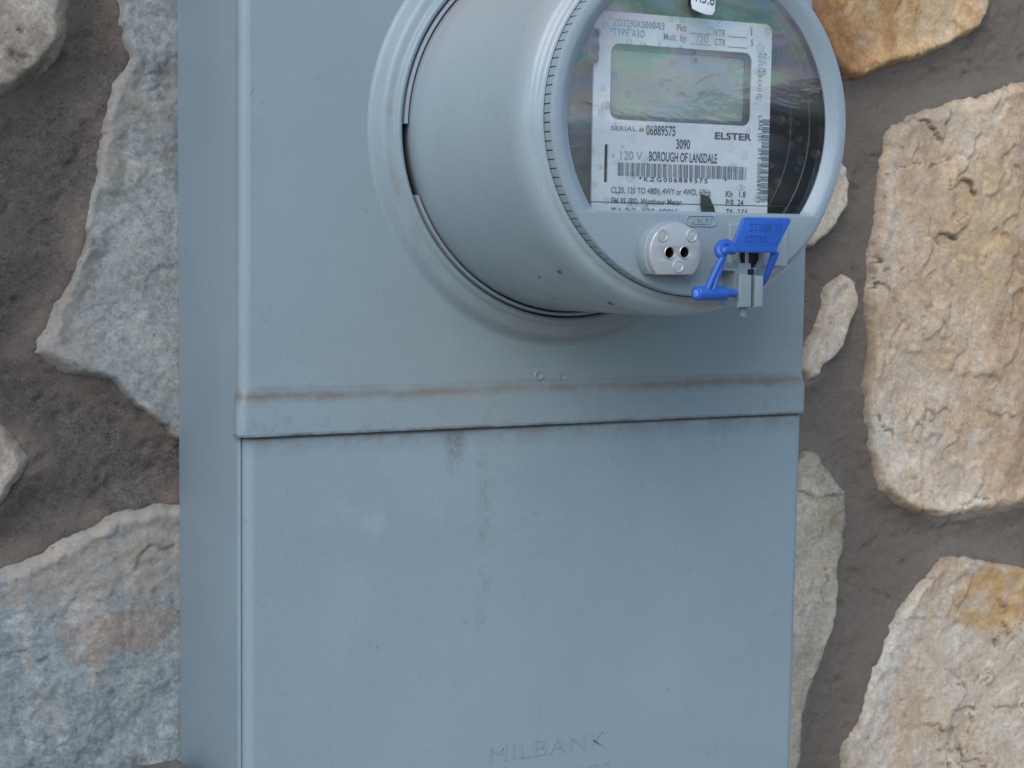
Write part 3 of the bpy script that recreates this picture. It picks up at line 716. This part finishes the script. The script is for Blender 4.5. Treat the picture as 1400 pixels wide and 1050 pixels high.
# nameplate with windows cut through it
YP = -.2250
plate = prism('nameplate', [rrect(.1252, .1030, .2206, .1985, (.001, .001, .004, .003)), rrect(.1339, .1510, .2098, .1847, .0042)[::-1], rrect(.1315, .1228, .1334, .1400, .0009)[::-1]], YP, .0010, M_plate, meter)
prism('display', [rrect(.1320, .149, .2120, .187, .003)], YP+.0042, .001, M_lcd, plate)
fr2 = prism('display_frame', [rrect(.1320, .149, .2120, .187, .003), rrect(.1359, .1532, .2080, .1826, .002)[::-1]], YP+.0030, .0010, M_inner, plate)
yp = YP-.0002
def L2(px, py): q = at(px, py, YP); return (q.x, q.z)
pr = Print(); pl = Print(); pk = Print(); pb = Print()
def line(o, s_, pa, pb_, h, off=0.0, sp=1.0):
    off += .012
    a, b = L2(*pa), L2(*pb_); zm = (a[1]+b[1])/2
    o.text(s_, (a[0], zm), (b[0], zm), h, yp, off, sp=sp)
line(pl, 'ZD3290K0000-03', (838, 35), (908, 41), .0031, sp=1.1)
line(pl, 'TYPE A3D', (838, 47.5), (881, 52), .0031, sp=1.2)
line(pl, 'Pkh', (925, 42), (938, 43.5), .0031); line(pl, 'Mult. by', (907, 54), (938, 57), .0031, sp=1.1)
line(pl, 'VTR', (976.5, 49), (991.5, 50), .0030, sp=1.1); line(pl, 'CTR', (976.5, 61.5), (991.5, 63), .0030, sp=1.1)
line(pl, '1', (1026, 49), (1028, 49), .003); line(pl, '5', (1026, 63), (1029.5, 63), .003)
for (xa, ya, xb, yb) in ((943, 46, 970, 47.5), (943, 60, 972, 62), (995, 50, 1021, 52), (995, 64, 1021, 66)):
    a, b = L2(xa, ya), L2(xb, yb); pl.quad(a[0], b[1]-.00015, b[0], b[1]+.0002, yp)
line(pk, '/20', (951, 58), (968, 59), .0034)
line(pl, 'SERIAL #', (835, 177), (880, 180.5), .0019, .01, sp=1.1)
line(pr, '06889575', (883, 184), (923, 186), .0043, .004)
line(pr, 'ELSTER', (977, 190), (1027, 192), .0030, .022, sp=1.06)
line(pr, '3090', (924, 203), (943, 204), .0042, .008)
line(pr, 'BOROUGH OF LANSDALE', (887, 220), (980, 223), .0042, .006)
line(pk, '120 V', (848, 219), (878, 218), .0038)
line(pr, '*KZG006889575', (873, 247), (967, 251), .0020, .008, sp=1.35); line(pr, '*', (990, 250.5), (993, 250.5), .0020, .01)
line(pl, 'CL20, 120 TO 480V, 4WY or 4WD, 60Hz', (835, 263.5), (972, 267.5), .0027, .008)
line(pl, 'FM 9S (8S), Watthour Meter', (835, 278.5), (932, 280), .0026, .010)
line(pr, 'Kh   1.8', (992, 269), (1019, 270), .0028); line(pr, 'P/R  24', (992, 281), (1016, 282), .0029)
line(pl, 'TA 2.5  120-480V', (835, 291.5), (925, 294), .0026); line(pr, 'TA   2.5A', (992, 294), (1022, 295), .0029)
# vertical lines, read downwards
def vline(o, s_, top, bot, h, off=0.0, sp=1.15):
    a, b = L2(*top), L2(*bot); xm = (a[0]+b[0])/2; o.text(s_, (xm, a[1]), (xm, b[1]), h, yp, off, sp=sp)
vline(pr, 'FCC ID:', (1043, 73), (1043, 105), .0019, .006); vline(pr, 'QZC - REXILC', (1036.5, 73), (1036.5, 133), .0019, .006)
vline(pr, 'LAN ID:  071-0000889503', (1035.5, 158), (1035.5, 277), .0019, .006)
rb = random.Random(5)
a = L2(844.5, 222); b = L2(1021, 244); x = a[0]
zt_, zb_ = L2(930, 225)[1], L2(930, 243)[1]
while x < b[0]:
    for k in range(5):
        wd = rb.choice((.00022, .00022, .00055)); 
        if x+wd > b[0]: break
        pb.quad(x, zb_, x+wd, zt_, yp); x += wd+rb.choice((.00016, .00016, .0003))
    x += .00042
a, b = L2(1041.5, 163), L2(1048.5, 276); z = a[1]
while z > b[1]:
    for k in range(5):
        wd = rb.choice((.00022, .00022, .0005)); pb.quad(a[0], z-wd, b[0]+.0002, z, yp); z -= wd+rb.choice((.00016, .0003))
    z -= .0004
pr.build('black_print', M_ink, plate); pl.build('grey_print', M_inkl, plate); pk.build('handwriting', M_pen, plate); pb.build('barcode', M_inkb, plate)
# dark pointer below the class line, and the seam wire across the plate foot
pt = [L2(956, 266), L2(966, 268), L2(973, 284), L2(975, 297), L2(958, 297), L2(956, 280)]
prism('pointer', [pt], YP-.0024, .0016, M_dark, plate, .0002)
bm = bmesh.new(); a, b = at(800, 280, -.2345), at(1108, 285, -.2345); tube(bm, [(a.x, -.2345, b.z+.0006), (b.x, -.2345, b.z+.0006)], .00022, 8); bm_obj('retaining_wire', bm, M_clear, meter)
# window pane
bm = bmesh.new()
ang2 = [360*k/200 for k in range(200)]; aa = math.degrees(math.asin(cw/.0690)); ang2 = sorted(set([round(a, 4) for a in ang2+[(-aa) % 360, (180+aa) % 360]]))
ring_bm(bm, [(lambda a: cut(.0689)(a)*.0005, -.2382), (lambda a: cut(.0689)(a)*.5, -.2382), (cut(.0689), -.2382), (cut(.0689), -.2360), (lambda a: cut(.0689)(a)*.5, -.2360), (lambda a: cut(.0689)(a)*.0005, -.2360)], CX, CZ, angs=ang2+[ang2[0]+360])
bmesh.ops.remove_doubles(bm, verts=bm.verts, dist=2e-4)
pane = bm_obj('window_pane', bm, M_glass, meter, 30)
# white sticker at the top of the window
a, b = at(945, 0, -.2455), at(980, 16, -.2455)
lp = [(.1655, .2200), (.1655, .1990+.0005), (.1672, .1968), (.1740, .1945), (.1775, .1940), (.1790, .1958), (.1793, .2200)]
def stk():
    q = [at(946, -30, YF-.001), at(945.5, 4, YF-.001), at(947, 12, YF-.001), at(955, 16, YF-.001), at(966, 20, YF-.001), at(974, 20.5, YF-.001), at(977.5, 15, YF-.001), at(980, -30, YF-.001)]
    return [(v.x, v.z) for v in q]
stick = prism('number_sticker', [stk()], YF-.001, .0006, M_stick, meter, .0001)
ps = Print(); a, b = at(951, 1.5, YF-.001), at(976, 8.0, YF-.001)
ps.text('R3.6', (a.x, a.z), (b.x, b.z), .0050, YF-.00115, .004); ps.build('sticker_print', M_ink, stick)
bm = bmesh.new(); q = at(941, 0, -.2388); box_bm(bm, q.x-.0004, YF-.0001, q.z-.0030, q.x+.0042, -.2388, q.z+.02, .0006); bm_obj('sticker_shadow', bm, M_dark, stick)  # dark strip at the sticker's left edge, standing in for its shadow

# raised RESET oval
c = at(958, 302, YF)
prism('reset_button', [rrect(c.x-.0082, c.z-.0026, c.x+.0082, c.z+.0026, .0025), rrect(c.x-.0076, c.z-.0020, c.x+.0076, c.z+.0020, .0019)[::-1]], YF-.0005, .0010, M_bezel, bezel, .00015)
pr = Print(); pr.text('RESET', (c.x-.0056, c.z-.0013), (c.x+.0056, c.z-.0013), .0026, YF+.0001, .012, sp=1.1); pr.build('reset_lettering', M_meter, bezel, .0008)

# optical port
pc = at(923, 345.5, -.252); px_, pz_ = pc.x, pc.z
def dshape(r, dz):
    a = math.degrees(math.asin(dz/r)); return arc(px_, pz_, r, -a, 180+a, 40)
PR = .01335; PB = at(918, 375.5, -.252).z; dz = pz_-PB
prism('port_base', [dshape(PR+.0008, dz-.0002)], -.2492, .0074, M_bezel, meter, .0005)
h1 = at(914.5, 345.5, -.252); h2 = at(935, 345, -.252)
port = prism('optical_port', [dshape(PR, dz)]+[circ(h.x, h.z, .0024, 24)[::-1] for h in (h1, h2)], -.2526, .0036, M_port, meter, .00045)
for h in (h1, h2):
    bm = bmesh.new(); ring_bm(bm, [(.0026, -.2527), (.0030, -.2530), (.0027, -.2532), (.00235, -.2528), (.00235, -.2490), (.0001, -.2490)], h.x, h.z, 28); bm_obj('port_hole', bm, M_hole if False else M_port, port, 50)
    bm = bmesh.new(); ring_bm(bm, [(.00234, -.2520), (.00232, -.2492), (.0001, -.2492)], h.x, h.z, 24); bm_obj('port_lens', bm, M_hole, port, 50)
for px, py in ((905.5, 322), (945.5, 322), (927, 364)):
    q = at(px, py, -.2526); bm = bmesh.new()
    ring_bm(bm, [(.0030, -.2524), (.0028, -.2531), (.0024, -.2532), (.0021, -.2528), (.0001, -.2529)], q.x, q.z, 28); bm_obj('stud', bm, M_port, port, 50)

# hasp: boss, bracket with two prongs, round lock hole
hasp = bpy.data.objects.new('hasp', None); COL.objects.link(hasp); hasp.parent = meter
def R4(pxa, pya, pxb, pyb, y):
    a, b = at(pxa, pya, y), at(pxb, pyb, y); return min(a.x, b.x), min(a.z, b.z), max(a.x, b.x), max(a.z, b.z)
x0, z0, x1, z1 = R4(998, 306, 1076, 364, -.2436)
prism('boss', [rrect(x0, z0, x1, z1, .0008)], -.2436, .0022, M_bezel, hasp, .0003)
# lock barrel ring around the dark hole
q = at(1026, 350, -.247)
prism('lock_ring', [circ(q.x, q.z, .0078, 40), circ(q.x, q.z, .0060, 40)[::-1]], -.2475, .0050, M_hasp, hasp, .0004)
bm = bmesh.new(); ring_bm(bm, [(.0060, -.2450), (.0001, -.2450)], q.x, q.z, 32); bm_obj('lock_hole', bm, M_hole, hasp, None)
yb = -.2530
def PP(pts, y): return [(lambda v: (v.x, v.z))(at(a, b, y)) for a, b in pts]
prism('bracket', [PP([(990, 366), (1010, 367), (1010, 360), (1027, 360), (1027, 420), (1003, 419), (990, 417), (985, 412), (1005, 409), (1005, 371), (990, 370)][::-1], -.2520)], -.2520, .0100, M_hasp, hasp, .0004)
prism('prong', [PP([(1008, 374), (1024.5, 376), (1024, 420), (1006, 420)][::-1], yb)], yb-.0022, .0046, M_hasp, hasp, .0007)
prism('prong', [PP([(1029.5, 376), (1041, 377), (1040, 420), (1029, 420)][::-1], yb)], yb-.0020, .0120, M_hasp, hasp, .0007)
prism('slot_shade', [PP([(1023, 368), (1031, 368), (1030, 419), (1022, 419)][::-1], -.2524)], -.2524, .0010, M_hole, hasp)  # black strip behind the prongs, standing in for the shade in their gap
prism('neck', [PP([(1017, 367), (1034, 367), (1034, 380), (1017, 380)][::-1], -.2500)], -.2500, .007, M_hasp, hasp, .0004)
x0, z0, x1, z1 = R4(1025.5, 344, 1028, 378, -.2535); prism('fin', [rrect(x0, z0, x1, z1, .0002)], -.2505, .0008, simple('dusty_sheet_edge', (.40, .37, .33), .7), hasp)
q = at(1016, 422, -.250); bm = bmesh.new(); tube(bm, [(q.x, -.250, q.z+.004), (q.x, -.250, q.z-.0030), (q.x+.0004, -.250, q.z-.0038)], [.0019, .0019, .0012], 16); bm_obj('lug', bm, M_hasp, hasp, 40)

# chips and mud flecks on the underside of the drum
def drum_y(px, py):
    lo_, hi_ = -.225, -.12
    for _ in range(40):
        mid = (lo_+hi_)/2; v = at(px, py, mid); d = math.hypot(v.x-CX, v.z-CZ)-.0892
        if d > 0: lo_ = mid
        else: hi_ = mid
    return (lo_+hi_)/2
for px, py, sx, sz in ((765, 371, .0016, .0009), (738, 378, .0006, .0006), (757, 406, .0022, .0010), (835, 414, .0018, .0006), (611, 239, .0006, .0006)):
    y = drum_y(px, py); q = at(px, py, y); nrm = Vector((q.x-CX, 0, q.z-CZ)).normalized(); q = Vector((CX, y, CZ))+nrm*.0896
    bm = bmesh.new(); bmesh.ops.create_icosphere(bm, subdivisions=2, radius=1)
    tg = Vector((0, 1, 0)); ct = nrm.cross(tg)
    for v in bm.verts:
        k = 1+.3*math.sin(v.co.x*7+px); v.co = q+ct*v.co.x*sx*k*.8+tg*v.co.y*sz*1.2+nrm*v.co.z*.0004
    bm_obj('mud_fleck', bm, simple('dark_mud', (.075, .068, .06), .8), drum, 60)

# ------------------------------------------------------------------ blue seal
seal = thing('plastic_seal', 'bright blue plastic security seal looped through the meter hasp', 'seal')
yt = -.2600
tag = prism('tag', [PP([(1017, 298), (1021, 297), (1079, 298), (1082, 302), (1062, 341), (1058, 344), (1001, 343), (1000, 340)][::-1], yt)], yt, .0018, M_blue, seal, .0005)
prism('tag_rib', [PP([(1001, 337), (1063, 338), (1061, 346), (1002, 345)][::-1], yt)], yt-.0006, .0026, M_blue, tag, .0006)
pr = Print(); a, b = at(1024, 315, yt), at(1068, 316, yt)
pr.text('27388 21', (a.x, a.z), (b.x, a.z), .0034, yt+.0001, .0)
a, b = at(1018, 330, yt), at(1048, 331, yt); pr.text('07730', (a.x, a.z), (b.x, a.z), .0028, yt+.0001, .0)
pr.build('embossed_digits', M_blue, tag, .00045)
def smooth(P_, k=6):
    P_ = [Vector(p) for p in P_]; P_ = [2*P_[0]-P_[1]]+P_+[2*P_[-1]-P_[-2]]; out = []
    for a, b, c, d in zip(P_, P_[1:], P_[2:], P_[3:]):
        for i in range(k):
            t = i/k; out.append(.5*((2*b)+(c-a)*t+(2*a-5*b+4*c-d)*t*t+(3*b-a-3*c+d)*t**3))
    return out+[P_[-2]]
def V(px, py, y): v = at(px, py, y); return (v.x, v.y, v.z)
bm = bmesh.new()
tube(bm, smooth([V(1004, 341, -.2595), V(1000, 338, -.2590), V(994, 333, -.2585), V(987, 334, -.2585), V(982.5, 340, -.259), V(984, 347, -.260), V(988, 350, -.2605)]), .0020, 12)
tube(bm, smooth([V(1003, 343, -.2605), V(997, 342, -.2612), V(991, 342, -.2615), V(989, 346, -.2612)]), .0019, 12)
bm_obj('loop', bm, M_blue, seal, 60)
bm = bmesh.new()
tube(bm, smooth([V(991, 345, -.2605), V(984, 358, -.2608), V(975, 377, -.261), V(967, 396, -.261)]), .0014, 10)
tube(bm, smooth([V(990, 350, -.2598), V(987, 362, -.2600), V(980, 380, -.2605), V(975, 397, -.261)]), .0012, 10)
bm_obj('strap', bm, M_blue, seal, 60)
bm = bmesh.new()
tube(bm, [V(1060, 344, -.2580), V(1054, 362, -.2560), V(1046, 382, -.2520), V(1040, 392, -.2490), V(1032, 396, -.247), V(1020, 397, -.247)], [.0019, .0017, .0014, .0012, .001, .001], 12)
bm_obj('strap', bm, M_blue, seal, 60)
bm = bmesh.new()
A_, B_ = Vector(V(952, 401, -.2605)), Vector(V(991, 401, -.2570)); d_ = (B_-A_).normalized()
tube(bm, [A_-d_*.0004, A_, A_+d_*.0003, B_-d_*.0002, B_], [.0024, .0031, .0033, .0033, .0030], 28)
brl = bm_obj('barrel', bm, M_blue, seal, 40)
bm = bmesh.new(); tube(bm, [A_-d_*.0006, A_-d_*.0003], [.0014, .0018], 20); bm_obj('barrel_plug', bm, simple('pale_blue_plastic', (.12, .28, .66), .3), brl, 40)
bm = bmesh.new(); tube(bm, [B_-d_*.001, B_+d_*.0065], .0018, 20); bm_obj('pin', bm, M_blue, seal, 40)

# ------------------------------------------------------------------ two capping pieces at the foot of the box
def cap_piece(name, label, x0, x1, zt_, y0, y1, cut_, seed):
    bm = bmesh.new(); box_bm(bm, x0, y0, zt_-.10, x1, y1, zt_, .004, 2)
    bmesh.ops.subdivide_edges(bm, edges=bm.edges, cuts=6, use_grid_fill=True)
    for v in bm.verts:
        if v.co.z > zt_-.02: v.co.z -= cut_*max(0, (v.co.x-x0)/(x1-x0)-.45)
        k = .0012*math.sin(v.co.x*310+seed)*math.sin(v.co.z*270+v.co.y*190); v.co.x += k; v.co.z += k*.7
    o = bm_obj(name, bm, simple('weathered_brown_stone', (.14, .125, .11), .9, 0, (160, .8, .003), .35), None, 40)
    o['label'] = label; o['category'] = 'stone block'; o['group'] = 'stone blocks under the left corner of the box'; return o
a, b = at(172, 1040, .012), at(243, 1035, .012)
cap_piece('stone_block', 'grey brown stone block at the bottom edge, left one of the two', a.x, b.x, (a.z+b.z)/2, -.055, .012, .0, 1.0)
a, b = at(228, 1035, -.025), at(284, 1052, -.06)
cap_piece('stone_block', 'sloping brown stone block overlapping the lower left side of the meter box', a.x, min(b.x, -.003), a.z, -.085, -.025, .018, 2.0)
